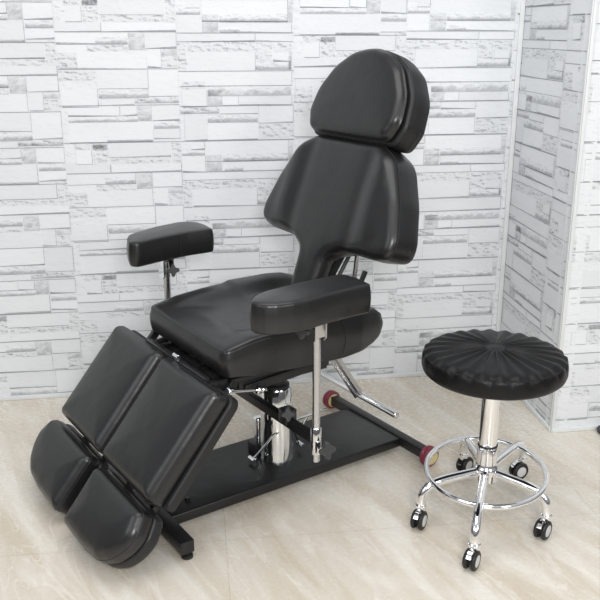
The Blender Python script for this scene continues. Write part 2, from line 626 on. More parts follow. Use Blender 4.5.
def wallpaper_wall(name, origin, d, nrm, s0, s1, z1, rolls, thick=0.10):
    """wall slab with the printed stone pattern as thin raised layers"""
    bm = bmesh.new()
    cl = bm.loops.layers.float_color.new('print')

    def quad(sa, sb, za, zb, lift, cols):
        vs = []
        for (s, z) in ((sa, za), (sb, za), (sb, zb), (sa, zb)):
            vs.append(bm.verts.new(origin + d * s + nrm * lift + Vector((0, 0, z))))
        f = bm.faces.new(vs)
        for lp, c in zip(f.loops, cols):
            lp[cl] = (*c, 1)

    def rect(sa, sb, za, zb, lift, kind, rnd):
        sa_, sb_, za_, zb_ = max(sa, s0), min(sb, s1), max(za, 0.0), min(zb, z1)
        if sb_ - sa_ < 0.002 or zb_ - za_ < 0.002:
            return
        if kind == 'P':
            c = (0.10, rnd * 0.08, 0)
            cols = [c] * 4
        elif kind == 'R':
            cols = [(1.0, 0.06, 0.20)] * 2 + [(0.95, 0.04, 0.05)] * 2
        elif kind == 'D':
            cols = [(1.0, 0.05, 0.8)] * 2 + [(1.0, 0.04, 0.25)] * 2
        elif kind == 'S':
            cols = [(0.5, 0.04, 0.95)] * 2 + [(0.5, 0.0, 0.05)] * 2
        elif kind == 'B':
            cols = [(0.3, 0.03, 0.8)] * 2 + [(0.3, 0.0, 0.3)] * 2
        elif kind == 'G':
            cols = [(0.6, 0.10, 0.62)] * 2 + [(0.6, 0.08, 0.40)] * 2
        else:
            cols = [(0.2, 0.45, 0)] * 4
        quad(sa_, sb_, za_, zb_, lift, cols)

    def line(sa, sb, za, zb, tone, lift=0.0012):
        sa_, sb_, za_, zb_ = max(sa, s0), min(sb, s1), max(za, 0.0), min(zb, z1)
        if sb_ <= sa_ or zb_ <= za_:
            return
        quad(sa_, sb_, za_, zb_, lift, [(0.2, tone, 0)] * 4)

    def wedge(sa, sb, z, wa, wb, tone):
        sa_, sb_ = max(sa, s0), min(sb, s1)
        if sb_ - sa_ < 0.01 or z < 0.01 or z + 0.01 > z1:
            return
        if wa == wb:
            wb = 0.0
        vs = [bm.verts.new(origin + d * q + nrm * 0.0010 + Vector((0, 0, zz))) for q, zz in ((sa_, z), (sb_, z), (sb_, z + wb + 0.0004), (sa_, z + wa + 0.0004))]
        f = bm.faces.new(vs)
        for lp in f.loops:
            lp[cl] = (0.6, tone, 0.0, 1)

    # slab: front sheet, then back and sides
    quad(s0, s1, 0, z1, 0, [(0.35, 0.02, 0)] * 4)
    b0 = [origin + d * s + nrm * dd + Vector((0, 0, z)) for dd in (0, -thick) for (s, z) in ((s0, 0), (s1, 0), (s1, z1), (s0, z1))]
    bv = [bm.verts.new(p) for p in b0]
    for f in ((5, 4, 7, 6), (0, 4, 5, 1), (1, 5, 6, 2), (2, 6, 7, 3), (3, 7, 4, 0)):
        ff = bm.faces.new([bv[i] for i in f])
        for lp in ff.loops:
            lp[cl] = (0.2, 0.02, 0, 1)
    rr = random.Random(3)
    for rs, kind, ztop in rolls:
        L = ROLL_A if kind == 'A' else ROLL_B
        kx = 0.455 / (370.0 if kind == 'A' else 352.0)
        per = 0.537
        kz = per / (425.0 if kind == 'A' else 418.0)
        z = ztop
        while z < z1 + per:
            z += per
        while z > -per:
            for i, (x0, y0, x1, y1, t) in enumerate(L):
                sa, sb = rs + x0 * kx, rs + x1 * kx
                sb = min(sb, rs + 0.455)
                zb, za = z - y0 * kz, z - y1 * kz
                lift = {'P': 0.0003, 'R': 0.0006, 'G': 0.0006, 'S': 0.0006, 'B': 0.0006, 'D': 0.0006, 'L': 0.0009}[t]
                rect(sa, sb, za, zb, lift, t, rr.random())
                g = 0.0007
                if t == 'P':
                    line(sa, sb, za - g * 1.3, za + g, 0.62 + 0.30 * rr.random())
                    if rr.random() < 0.5:
                        w_ = 0.0035 + 0.004 * rr.random()
                        wedge(sa, sb, za, w_ if rr.random() < 0.5 else 0.0, w_, 0.30 + 0.25 * rr.random())
                    if rr.random() < 0.6:
                        line(sb - g * 1.2, sb + g * 0.8, za, zb, 0.40 + 0.35 * rr.random())
                    if rr.random() < 0.35:
                        line(sa - g, sa + g, za, zb, 0.18 + 0.2 * rr.random())
                elif t in 'SD':
                    line(sa, sb, za - g, za + g * 1.6, 0.45 + 0.2 * rr.random())
                elif t in 'GB':
                    line(sa, sb, za - g, za + g, 0.38)
                    line(sb - g, sb + g, za, zb, 0.25)
            # the roll's long courses
            for yy in ((0, 108, 216, 330) if kind == 'A' else (95, 206, 310, 416)):
                zz = z - yy * kz
                line(rs, rs + 0.455, zz - 0.0010, zz + 0.0012, 0.62, 0.0014)
            z -= per
        # butt joint between two rolls
        line(rs - 0.0006, rs + 0.0008, 0, z1, 0.10, 0.0016)
    # do not recalc normals: the layers are single sheets facing the room
    me = bpy.data.meshes.new(name)
    bm.to_mesh(me)
    bm.free()
    o = link(name, me, None, WALLPAPER, smooth=False)
    o['kind'] = 'structure'
    return o


Z1 = 1.95
wallpaper_wall('wall_back', CORNER, WD, WN, -3.6, 0.0, Z1,
               [(-3.675, 'A', 1.30), (-3.22, 'B', 1.61), (-2.765, 'B', 1.40), (-2.31, 'A', 1.335), (-1.855, 'A', 1.493), (-1.40, 'B', 1.611), (-0.945, 'A', 1.36), (-0.49, 'B', 1.618), (-0.035, 'A', 1.3)])
# the right wall runs back towards the camera, then a second face turns parallel to the back wall
OUT = Vector((0.985, 2.968, 0))
rd = (OUT - CORNER).normalized()
rn = Vector((rd.y, -rd.x, 0))
if rn.x > 0:
    rn = -rn
rlen = (OUT - CORNER).length
wallpaper_wall('wall_right', CORNER, rd, rn, 0.0, rlen, Z1, [(-0.02, 'B', 1.585), (0.435, 'A', 1.43)], thick=0.06)
fd = Vector((math.cos(math.radians(8.4)), math.sin(math.radians(8.4)), 0))
fn = Vector((fd.y, -fd.x, 0))
wallpaper_wall('wall_front', OUT, fd, fn, 0.0, 1.6, Z1, [(0.0, 'A', 1.40), (0.455, 'B', 1.2), (0.91, 'A', 1.3), (1.365, 'B', 1.5)], thick=0.06)

# corner strips and skirting
def struct_box(name, a, b, nrm, t, z0, z1, mat, off=0.0):
    bm = bmesh.new()
    a, b = Vector(a), Vector(b)
    dd = (b - a).normalized()
    mid = (a + b) / 2 + nrm * (t / 2 + off) + Vector((0, 0, (z0 + z1) / 2))
    R = Matrix((dd, dd.cross(Vector((0, 0, 1))) * -1, Vector((0, 0, 1)))).transposed()
    box(bm, mid, ((b - a).length, t, z1 - z0), R, min(t, z1 - z0) * 0.3, 2)
    o = obj(name, bm, mat)
    o['kind'] = 'structure'
    return o


struct_box('trim_1', CORNER - WD * 0.022, CORNER - WD * 0.002, WN, 0.006, 0.0, Z1, STRIPW, 0.0015)
struct_box('trim_2', OUT - rd * 0.012, OUT - rd * 0.0, rn, 0.005, 0.0, Z1, STRIPW, 0.0015)
struct_box('trim_3', OUT - fd * 0.004, OUT + fd * 0.010, fn, 0.005, 0.0, Z1, STRIPW, 0.0015)
struct_box('baseboard_back', CORNER - WD * 3.6, CORNER, WN, 0.009, 0.0, 0.020, STRIPW, 0.001)
struct_box('baseboard_right', CORNER + rd * 0.012, OUT, rn, 0.009, 0.0, 0.020, STRIPW, 0.001)
struct_box('baseboard_front', OUT, OUT + fd * 1.6, fn, 0.009, 0.0, 0.020, STRIPW, 0.001)

bm = bmesh.new()
for f in (((-3.4, -1.5), (3.2, -1.5), (3.2, 4.3), (-3.4, 4.3)),):
    top = [bm.verts.new((x, y, 0)) for x, y in f]
    bot = [bm.verts.new((x, y, -0.08)) for x, y in f]
    bm.faces.new(top)
    bm.faces.new(bot[::-1])
    for i in range(4):
        bm.faces.new((top[i], bot[i], bot[(i + 1) % 4], top[(i + 1) % 4]))
fo = obj('floor', bm, FLOOR, None, smooth=False)
fo['kind'] = 'structure'

# ------------------------------------------------------------------ the treatment chair
CA = math.radians(34.5)
CH = empty('treatment_chair', (0.293, 2.9486, 0), CA,
           'black leather reclining treatment chair with split leg pads and two armrests on wheeled base', 'chair')
# chair coordinates: x towards the head end, y towards the far side, z up


def Lc(u, v, z):
    return Vector((u, -v, z))


def plane(p0, ang):
    a = math.radians(ang)
    P = Vector((p0[0], -p0[1], p0[2]))
    X = Vector((0, -1, 0))
    Y = Vector((math.sin(a), 0, math.cos(a)))
    Nn = Vector((-math.cos(a), 0, math.sin(a)))
    return lambda x, y, h: P + X * x + Y * y + Nn * h


def mirror(half):
    """half outline for x>=0 listed top to bottom -> closed symmetric outline"""
    return half + [(-x, y, r) for (x, y, r) in half[::-1]]


# --- base
bm = bmesh.new()
box(bm, (-0.4875, 0, 0.037), (0.965, 0.318, 0.036), None, 0.0055, 3)
base = obj('base_plate', bm, PLATE, CH)
bm = bmesh.new()
cyl(bm, Lc(-0.865, 0.10, 0.054), Lc(-0.865, 0.10, 0.067), 0.009)
obj('bolt', bm, PLATE, base)
bm = bmesh.new()
box(bm, (0.004, -0.004, 0.041), (0.036, 0.560, 0.038), None, 0.003)
obj('rear_bar', bm, PLATE, CH)
bm = bmesh.new()
box(bm, (-0.978, -0.002, 0.046), (0.044, 0.64, 0.042), None, 0.003)
obj('front_bar', bm, PLATE, CH)
for s in (-1, 1):
    bm = bmesh.new()
    lathe(bm, [(0.012, 0.0), (0.018, 0.002), (0.018, 0.010), (0.012, 0.013), (0.008, 0.014), (0.008, 0.026)], Lc(-0.972, 0.302 * s, 0.0), (0, 0, 1), 20)
    obj('levelling_foot', bm, RUBBER, CH)
    bm = bmesh.new()
    ax = (0, -s, 0)
    lathe(bm, [(0.016, 0), (0.030, 0.001), (0.036, 0.005), (0.0375, 0.012), (0.034, 0.0165), (0.0345, 0.018), (0.0375, 0.022), (0.036, 0.030), (0.031, 0.034), (0.024, 0.0345), (0.023, 0.031)],
          Lc(0.004, 0.003 + s * 0.278, 0.038), ax, 36)
    wh = obj('wheel', bm, MAROON, CH)
    bm = bmesh.new()
    lathe(bm, [(0.006, -0.0345), (0.026, -0.0335), (0.028, -0.029), (0.028, 0.004), (0.024, 0.0075), (0.006, 0.009)], Lc(0.004, 0.003 + s * (0.278 + 0.030), 0.038), ax, 28)
    obj('wheel_cap', bm, YELLOW, wh)

# --- hydraulic pump
pu = -0.465
PY = -0.014
bm = bmesh.new()
lathe(bm, [(0.060, 0), (0.060, 0.006), (0.058, 0.010), (0.057, 0.12), (0.054, 0.268), (0.051, 0.274)], (pu, PY, 0.054), (0, 0, 1), 48)
pump = obj('hydraulic_pump', bm, CHROME, CH)
bm = bmesh.new()
lathe(bm, [(0.046, 0), (0.046, 0.008), (0.036, 0.012), (0.034, 0.014), (0.034, 0.115)], (pu, PY, 0.328), (0, 0, 1), 32)
obj('piston', bm, BOARD, pump)
bm = bmesh.new()
box(bm, (pu - 0.012, 0.058, 0.125), (0.070, 0.040, 0.13), None, 0.008, 3)
obj('pump_shroud', bm, CHROME, pump)
bm = bmesh.new()
box(bm, (pu - 0.012, 0.058, 0.075), (0.10, 0.055, 0.038), None, 0.004)
obj('pump_bracket', bm, PLASTIC, pump)
bm = bmesh.new()
tube(bm, catmull([Lc(-0.565, 0.012, 0.075), Lc(-0.555, 0.020, 0.085), Lc(-0.525, 0.045, 0.135), Lc(-0.502, 0.058, 0.168), Lc(-0.47, 0.064, 0.176), Lc(-0.43, 0.060, 0.168), Lc(-0.40, 0.045, 0.12), Lc(-0.375, 0.025, 0.082)], 6), 0.0042, 10)
for q in ((-0.568, 0.010, 0.073), (-0.372, 0.024, 0.080)):
    cyl(bm, Lc(q[0], q[1] - 0.014, q[2]), Lc(q[0], q[1] + 0.02, q[2]), 0.008, 16)
obj('release_lever', bm, CHROME, pump)
bm = bmesh.new()
tube(bm, [Lc(-0.36, -0.06, 0.095), Lc(-0.288, -0.112, 0.10), Lc(-0.15, -0.120, 0.103)], 0.0055, 10)
tube(bm, [Lc(-0.325, -0.055, 0.075), Lc(-0.262, -0.09, 0.105)], 0.0042, 10)
obj('foot_pedal', bm, CHROME, CH)

# --- seat frame
bm = bmesh.new()
for v in (-0.17, 0.17):
    bar(bm, Lc(-0.80, v, 0.465), Lc(-0.30, v, 0.472), 0.028, 0.034)
for u in (-0.78, -0.52, -0.33):
    bar(bm, Lc(u, -0.17, 0.468), Lc(u, 0.17, 0.468), 0.03, 0.03)
box(bm, (pu, 0, 0.448), (0.16, 0.16, 0.012), None, 0.002)
bar(bm, Lc(-0.70, 0.20, 0.438), Lc(-0.38, 0.20, 0.463), 0.010, 0.030)
sf = obj('seat_frame', bm, PLATE, CH)
bm = bmesh.new()
box(bm, (-0.545, 0, 0.485), (0.50, 0.44, 0.016), None, 0.003)
box(bm, (-0.545, -0.02, 0.455), (0.34, 0.34, 0.05), None, 0.006)
obj('seat_board', bm, BOARD, CH)
bm = bmesh.new()
bar(bm, Lc(-0.84, -0.19, 0.500), Lc(-0.84, 0.215, 0.500), 0.022, 0.034)
for v in (-0.06, 0.10, 0.215, -0.19):
    bar(bm, Lc(-0.872, v, 0.480), Lc(-0.775, v, 0.490), 0.030, 0.034)
obj('hinge_bar', bm, PLATE, CH)
bm = bmesh.new()
box(bm, Lc(-0.846, 0.035, 0.515), (0.012, 0.022, 0.040), None, 0.003)
cyl(bm, Lc(-0.848, 0.02, 0.530), Lc(-0.848, 0.052, 0.530), 0.008, 14)
obj('hinge_pin', bm, CHROME, CH)
bm = bmesh.new()
a_, b_ = Lc(-0.79, 0.262, 0.478), Lc(-0.672, 0.235, 0.444)
cyl(bm, a_, b_, 0.005, 12)
for q, rr_ in ((a_, 0.012), (b_, 0.0125), (b_ + (b_ - a_) * 0.18, 0.009)):
    dv_ = (b_ - a_).normalized() * 0.010
    cyl(bm, q - dv_, q + dv_, rr_, 16, 0.003)
obj('adjusting_rod', bm, CHROME, CH)

# --- armrest cross bar
bm = bmesh.new()
bar(bm, Lc(-0.585, -0.42, 0.322), Lc(-0.575, 0.39, 0.318), 0.024, 0.030)
cb = obj('armrest_crossbar', bm, PLATE, CH)


def star_knob(name, c, axis, parent, R=0.021, mat=KNOBM):
    bm = bmesh.new()
    ro = axis_rot(axis)
    n = 40
    rings = []
    for (k, h) in ((0.86, 0.0), (1.0, 0.003), (1.0, 0.012), (0.84, 0.016)):
        rings.append([bm.verts.new(Vector(c) + ro @ Vector((k * R * (0.80 + 0.20 * math.cos(4 * t)) * math.cos(t), k * R * (0.80 + 0.20 * math.cos(4 * t)) * math.sin(t), h)))
                      for t in (2 * PI * i / n for i in range(n))])
    for a, b in zip(rings[:-1], rings[1:]):
        for i in range(n):
            bm.faces.new((a[i], a[(i + 1) % n], b[(i + 1) % n], b[i]))
    bm.faces.new(rings[0][::-1])
    bm.faces.new(rings[-1])
    lathe(bm, [(0.008, -0.014), (0.008, 0.001)], c, axis, 16)
    return obj(name, bm, mat, parent)


star_knob('locking_knob', Lc(-0.585, 0.265, 0.350), (-0.5, -1, 0.3), cb, 0.024)
bm = bmesh.new()
box(bm, Lc(-0.572, 0.245, 0.335), (0.045, 0.045, 0.05), None, 0.006)
obj('clamp', bm, PLASTIC, cb)

# --- armrests (two)
ARM_NEAR = [(-0.812, 0.429, 0.02), (-0.805, 0.453, 0.02), (-0.791, 0.471, 0.02), (-0.765, 0.488, 0.03), (-0.72, 0.499, 0.08), (-0.667, 0.500, 0.1), (-0.596, 0.492, 0.1), (-0.516, 0.486, 0.1),
            (-0.440, 0.484, 0.008), (-0.431, 0.405, 0.03), (-0.437, 0.352, 0.015), (-0.480, 0.344, 0.04), (-0.603, 0.349, 0.1), (-0.711, 0.360, 0.08), (-0.761, 0.376, 0.04), (-0.793, 0.400, 0.03)]
ARM_FAR = [(-0.812, 0.375, 0.02), (-0.795, 0.350, 0.02), (-0.771, 0.353, 0.05), (-0.686, 0.374, 0.1), (-0.579, 0.390, 0.1), (-0.474, 0.388, 0.008), (-0.462, 0.475, 0.03), (-0.465, 0.528, 0.02),
           (-0.488, 0.560, 0.02), (-0.530, 0.572, 0.05), (-0.634, 0.548, 0.1), (-0.717, 0.512, 0.06), (-0.765, 0.480, 0.04), (-0.795, 0.430, 0.03)]
PU, PV = -0.575, 0.405
for s in (1, -1):
    PU, PV = (-0.575, 0.405) if s == 1 else (-0.645, 0.440)

    def amap(x, y, h, s=s):
        return Lc(x, s * y, 0.718 + h)
    outl = fillet(ARM_NEAR if s == 1 else ARM_FAR, 0.006)
    arm = cushion('armrest', outl, 0.088, amap, CH, LEATHER, r=0.010, rb=0.010, crown=0.007, cw=0.04)
    piping('piping', outl, 0.0855, amap, arm, 0.0016, 0.0022)
    if s == -1:
        bm = bmesh.new()
        tube(bm, [amap(-0.612, 0.3815, 0.084), amap(-0.614, 0.379, 0.045), amap(-0.612, 0.3815, 0.006)], 0.0012, 5)
        obj('seam', bm, STITCH, arm)
    pv = PV * s
    # post, clamp sleeve, bracket
    bm = bmesh.new()
    cyl(bm, Lc(PU, pv, 0.246), Lc(PU, pv, 0.700), 0.0125)
    post = obj('armrest_post', bm, STEEL, CH)
    bm = bmesh.new()
    lathe(bm, [(0.0150, 0), (0.0165, 0.004), (0.0165, 0.085), (0.0145, 0.088)], Lc(PU, pv, 0.272), (0, 0, 1), 28)
    box(bm, Lc(PU - 0.004, pv + s * 0.017, 0.300), (0.016, 0.014, 0.040), None, 0.003)
    obj('post_sleeve', bm, CHROME, post)
    bm = bmesh.new()
    for dy in (-0.019, 0.019):
        pr_ = [(-0.019, 0.082), (0.019, 0.082), (0.019, 0.012), (0.010, 0.0), (-0.010, 0.0), (-0.019, 0.012)]
        rot_ = [[bm.verts.new(Lc(PU + dy + t, pv + x * 1.15, 0.638 + z)) for x, z in pr_] for t in (-0.002, 0.002)]
        bm.faces.new(rot_[0])
        bm.faces.new(rot_[1][::-1])
        for i in range(6):
            bm.faces.new((rot_[0][i], rot_[0][(i + 1) % 6], rot_[1][(i + 1) % 6], rot_[1][i]))
    box(bm, Lc(PU, pv + 0.019 * s, 0.686), (0.040, 0.004, 0.066), None, 0.001)
    box(bm, Lc(PU, pv, 0.716), (0.08, 0.05, 0.004), None, 0.001)
    cyl(bm, Lc(PU, pv + 0.019 * s, 0.700), Lc(PU, pv + 0.027 * s, 0.700), 0.008, 16)
    obj('armrest_bracket', bm, CHROME if s == -1 else STEEL, post)
    if s == 1:
        star_knob('locking_knob', Lc(PU - 0.046, pv - 0.002, 0.676), (-1, -0.6, 0.2), post, 0.023)
        star_knob('locking_knob', Lc(PU + 0.004, pv + 0.046, 0.302), (-0.1, -1, 0.25), post, 0.028)
    else:
        star_knob('locking_knob', Lc(PU + 0.004, pv + 0.046, 0.676), (-0.35, -1, 0.1), post, 0.023)

# --- seat
def lerp(tab, x):
    xs = [t[0] for t in tab]
    ys = [t[1] for t in tab]
    return float(np.interp(x, xs, ys))


ZT = [(-0.81, 0.612), (-0.79, 0.617), (-0.72, 0.625), (-0.60, 0.635), (-0.515, 0.638), (-0.49, 0.646), (-0.34, 0.645), (-0.27, 0.640), (-0.23, 0.628), (-0.205, 0.611), (-0.186, 0.590), (-0.178, 0.570)]
ZB = [(-0.81, 0.520), (-0.70, 0.505), (-0.54, 0.494), (-0.36, 0.489), (-0.28, 0.497), (-0.235, 0.510), (-0.205, 0.528), (-0.185, 0.550), (-0.178, 0.562)]
ST = 0.11
seat_out = fillet([(-0.803, -0.262, 0.025), (-0.803, 0.262, 0.025), (-0.52, 0.272, 0.2), (-0.30, 0.272, 0.08), (-0.178, 0.250, 0.05), (-0.178, 0.115, 0.03), (-0.345, 0.090, 0.02),
                   (-0.345, -0.090, 0.02), (-0.178, -0.115, 0.03), (-0.178, -0.250, 0.05), (-0.30, -0.272, 0.08), (-0.52, -0.272, 0.2)], 0.008)


def seat_map(x, y, h):
    zt, zb = lerp(ZT, x), lerp(ZB, x)
    t = h / ST
    z = zb + (zt - zb) * min(t, 1.0) + max(0, t - 1) * ST
    av = abs(y)
    if t > 0.55:
        k = min(1, (t - 0.55) / 0.45)
        side = 1 / (1 + math.exp(-(0.175 - av) / 0.016))
        fr = 1 / (1 + math.exp(-(x + 0.70) / 0.03))
        fr *= 1 / (1 + math.exp((x + 0.26) / 0.03))
        z -= 0.034 * k * side * fr
        # gentle front slope
        z -= 0.010 * k * max(0, min(1, (-0.70 - x) / 0.09))
    return Lc(x, y, z)


seat = cushion('seat', seat_out, ST, seat_map, CH, LEATHER, r=0.016, rb=0.012, crown=0.004, cw=0.03, bulge=0.005, side_rows=7)
piping('piping', seat_out, ST - 0.0045, seat_map, seat, 0.0015, 0.0030)
for s in (-1, 1):
    bm = bmesh.new()
    tube(bm, [seat_map(-0.38 + 0.012 * math.sin(k / 9 * PI), s * 0.2775, ST * (0.84 - 0.08 * k)) for k in range(10)], 0.0011, 5)
    obj('seam', bm, STITCH, seat)

# --- rear handle
bm = bmesh.new()
cyl(bm, Lc(-0.09, -0.225, 0.196), Lc(-0.09, 0.223, 0.193), 0.0120)
hd = obj('rear_handle', bm, CHROME, CH)
bm = bmesh.new()
for v in (0.004,):
    bar(bm, Lc(-0.275, v, 0.470), Lc(-0.09, v, 0.192), 0.040, 0.006, up=(0, 1, 0))
    bar(bm, Lc(-0.275, v + 0.0, 0.470), Lc(-0.09, v - 0.0, 0.192), 0.006, 0.036, up=(0, 1, 0))
obj('handle_arm', bm, STEEL, hd)

# --- backrest
BK = (-0.290, 0.0, 0.831)
back_map = plane(BK, 20.5)
half = [(0.0, 0.345, 0), (0.172, 0.345, 0.06), (0.256, 0.306, 0.12), (0.327, 0.182, 0.25), (0.372, 0.060, 0.10), (0.366, 0.004, 0.045), (0.285, -0.013, 0.05), (0.150, -0.016, 0.06),
        (0.080, -0.050, 0.05), (0.072, -0.200, 0.0), (0.072, -0.235, 0.0)]
hx = half[1:]


def neck(p, side):
    x, y, r = p
    if y < -0.02:
        x = 0.052 if side > 0 else 0.070
        if y > -0.1:
            x += 0.008
    elif x < 0.2 and y < 0:
        x -= 0.012 if side > 0 else 0.0
    return (side * x, y, r)


back_out = fillet([(0.0, 0.345, 0)] + [neck(p, 1) for p in hx] + [neck(p, -1) for p in hx[::-1]], 0.0075)
BT = 0.118


def back_extra(x, y, d):
    # raised side bolsters, flat middle
    ax = abs(x)
    m = 0.009 * math.exp(-((ax - 0.235) / 0.045) ** 2) * (1 / (1 + math.exp(-(y - 0.03) / 0.02))) * min(1, d / 0.03)
    f = -0.004 * math.exp(-((ax - 0.165) / 0.03) ** 2) * (1 if y > 0.0 else 0)
    return m + f * min(1, d / 0.03)




def bkm(x, y, h):
    k = 1.0 / (1 + math.exp(-(y + 0.035) / 0.012))
    depth = (h - BT)
    if depth < 0:
        depth *= 0.50 + 0.50 * k
    return back_map(x, y, depth)


back = cushion('backrest', back_out, BT, bkm, CH, LEATHER, r=0.027, rb=0.010, crown=0.007, cw=0.05, extra=back_extra, bulge=0.003)
piping('piping', back_out, BT * 0.80, bkm, back, 0.0013, -0.0012)
for s in (-1, 1):
    bm = bmesh.new()
    tube(bm, [bkm(s * 0.3715, 0.052, BT * 0.78), bkm(s * 0.3745, 0.049, BT * 0.5), bkm(s * 0.3725, 0.046, BT * 0.16)], 0.0012, 5)
    tube(bm, [bkm(s * 0.3690, 0.075, BT * 0.36), bkm(s * 0.3750, 0.049, BT * 0.36), bkm(s * 0.366, 0.012, BT * 0.36)], 0.0010, 5)
    obj('seam', bm, STITCH, back)

# backrest carrier
bm = bmesh.new()
for v in (-0.030, 0.012):
    a0 = back_map(v, 0.16, -0.130)
    a1 = back_map(v, -0.235, -0.070)
    bar(bm, a0, back_map(v, 0.0, -0.130), 0.028, 0.020, up=(0, 1, 0))
    bar(bm, back_map(v, 0.0, -0.130), a1, 0.028, 0.020, up=(0, 1, 0))
    bar(bm, a1, Lc(-0.30, v, 0.475), 0.028, 0.020, up=(0, 1, 0))
box(bm, back_map(0, 0.10, -0.111), (0.006, 0.16, 0.10), Matrix.Rotation(math.radians(20.5), 3, 'Y'), 0.001)
obj('back_bracket', bm, PLATE, CH)
bm = bmesh.new()
cyl(bm, Lc(-0.150, 0.06, 0.800), Lc(-0.168, 0.055, 0.640), 0.0085, 18)
cyl(bm, Lc(-0.168, 0.055, 0.640), Lc(-0.215, 0.050, 0.475), 0.0115, 18)
obj('gas_spring', bm, STEEL, CH)
bm = bmesh.new()
cyl(bm, Lc(-0.150, 0.025, 0.770), Lc(-0.215, 0.020, 0.665), 0.007, 14)
bar(bm, Lc(-0.130, 0.075, 0.700), Lc(-0.165, 0.070, 0.620), 0.012, 0.016)
cyl(bm, Lc(-0.205, 0.0, 0.672), Lc(-0.205, 0.05, 0.672), 0.010, 14)
obj('reclining_linkage', bm, PLASTIC, CH)

# --- headrest: rear cushion shell and front cushion
HR = (-0.186, 0.0, 1.152)
head_map = plane(HR, 22)
hh = [(0.215, 0.020, 0.035), (0.246, 0.085, 0.06), (0.232, 0.170, 0.12), (0.172, 0.254, 0.12), (0.095, 0.302, 0.12), (0.0, 0.322, 0.3)]
hq = [(x * 0.965, y, r) for x, y, r in hh]
head_out = fillet([(0.0, 0.018, 0)] + hq + [(-x, y, r) for x, y, r in hq[:-1][::-1]], 0.007)
hb = [(x * 1.02, y + (0.006 if y > 0.1 else -0.010), r) for x, y, r in hh]
headb_out = fillet([(0.0, 0.008, 0)] + hb + [(-x, y, r) for x, y, r in hb[:-1][::-1]], 0.007)
hm1 = lambda x, y, h: head_map(x, y, h - 0.034)
hm2 = lambda x, y, h: head_map(x, y, h - 0.126)
head = cushion('headrest', headb_out, 0.090, hm2, CH, LEATHER_SIDE, r=0.010, rb=0.010, crown=0.0, bulge=0.004)
hf = cushion('headrest_cushion', head_out, 0.038, hm1, head, LEATHER, r=0.022, rb=0.006, crown=0.008, cw=0.05, bulge=0.004)
piping('piping', headb_out, 0.082, hm2, head, 0.0016, 0.0)
for s in (-1, 1):
    bm = bmesh.new()
    tube(bm, [hm2(s * 0.2505, 0.080, 0.080), hm2(s * 0.2545, 0.078, 0.045), hm2(s * 0.2515, 0.076, 0.010)], 0.0012, 5)
    tube(bm, [hm2(s * 0.2545, 0.078, 0.030), hm2(s * 0.242, 0.040, 0.030), hm2(s * 0.225, 0.014, 0.030)], 0.0010, 5)
    obj('seam', bm, STITCH, head)
bm = bmesh.new()
for v in (-0.05, 0.05):
    cyl(bm, head_map(v, 0.12, -0.132), back_map(v, 0.18, -0.128), 0.008, 14)
box(bm, head_map(0, 0.10, -0.1305), (0.008, 0.16, 0.12), Matrix.Rotation(math.radians(22), 3, 'Y'), 0.001)
obj('headrest_rod', bm, CHROME, CH)

# --- split leg pads and foot pads
leg_map = plane((-0.848, -0.037, 0.567), 39.6)
foot_map = plane((-0.850, -0.037, 0.564), 39.6)
for s in (1, -1):
    ow = 0.373 if s == 1 else 0.352
    iw = 0.018 if s == 1 else 0.008
    lo = fillet([(s * iw, -0.046, 0.016), (s * (ow - 0.004), -0.046, 0.020), (s * (ow + (-0.008 if s == 1 else 0.004)), -0.413, 0.016), (s * iw, -0.416, 0.020)], 0.0065)
    m1 = lambda x, y, h: leg_map(x, y, h - 0.066)
    pad = cushion('leg_pad', lo, 0.058, m1, CH, LEATHER, r=0.026, rb=0.004, crown=0.016, cw=0.055, bulge=0.002)
    piping('piping', lo, 0.035, m1, pad, 0.0013, 0.0002)
    bo = fillet([(s * 0.018, -0.038, 0.014), (s * (ow + 0.004), -0.038, 0.03), (s * (ow + 0.008), -0.408, 0.014), (s * 0.018, -0.408, 0.014)], 0.008)
    m2 = lambda x, y, h: leg_map(x, y, h - 0.104)
    cushion('leg_pad_back', bo, 0.034, m2, pad, BOARD, r=0.008, rb=0.006, crown=0.0, bulge=0.0)
    # foot pad: outer lower corner strongly rounded
    ax_ = (lambda x: s * (x * (1.0 if s == 1 else 1.03) + (0.0 if s == 1 else -0.002)))
    FO = [(0.032, -0.438, 0.020), (0.360, -0.438, 0.022), (0.388, -0.500, 0.06), (0.376, -0.550, 0.10), (0.345, -0.595, 0.10), (0.295, -0.627, 0.08), (0.200, -0.639, 0.15), (0.036, -0.639, 0.022)]
    fo_ = fillet([(ax_(x), y, r) for x, y, r in FO], 0.0055)
    m3 = lambda x, y, h: foot_map(x, y, h - 0.066)
    fp = cushion('foot_pad', fo_, 0.058, m3, CH, LEATHER, r=0.024, rb=0.004, crown=0.014, cw=0.050, bulge=0.002)
    piping('piping', fo_, 0.037, m3, fp, 0.0013, 0.0002)
    fb_ = fillet([(ax_(0.196 + (x - 0.196) * 1.03), -0.535 + (y + 0.535) * 1.03, r + 0.006) for x, y, r in FO], 0.007)
    m4 = lambda x, y, h: foot_map(x, y, h - 0.104)
    cushion('foot_pad_back', fb_, 0.038, m4, fp, LEATHER_SIDE, r=0.008, rb=0.008, crown=0.0, bulge=0.001)
    # carrier rails behind the pads
    bm = bmesh.new()
    for x in (0.10, 0.27):
        bar(bm, leg_map(s * x, 0.0, -0.118), leg_map(s * x, -0.60, -0.118), 0.026, 0.020, up=(0, 1, 0))
    obj('leg_rail', bm, PLATE, pad)
    bm = bmesh.new()
    bar(bm, leg_map(s * 0.12, -0.012, -0.112), Lc(-0.84, s * 0.12, 0.498), 0.03, 0.02, up=(0, 1, 0))
    obj('leg_hinge', bm, PLATE, pad)

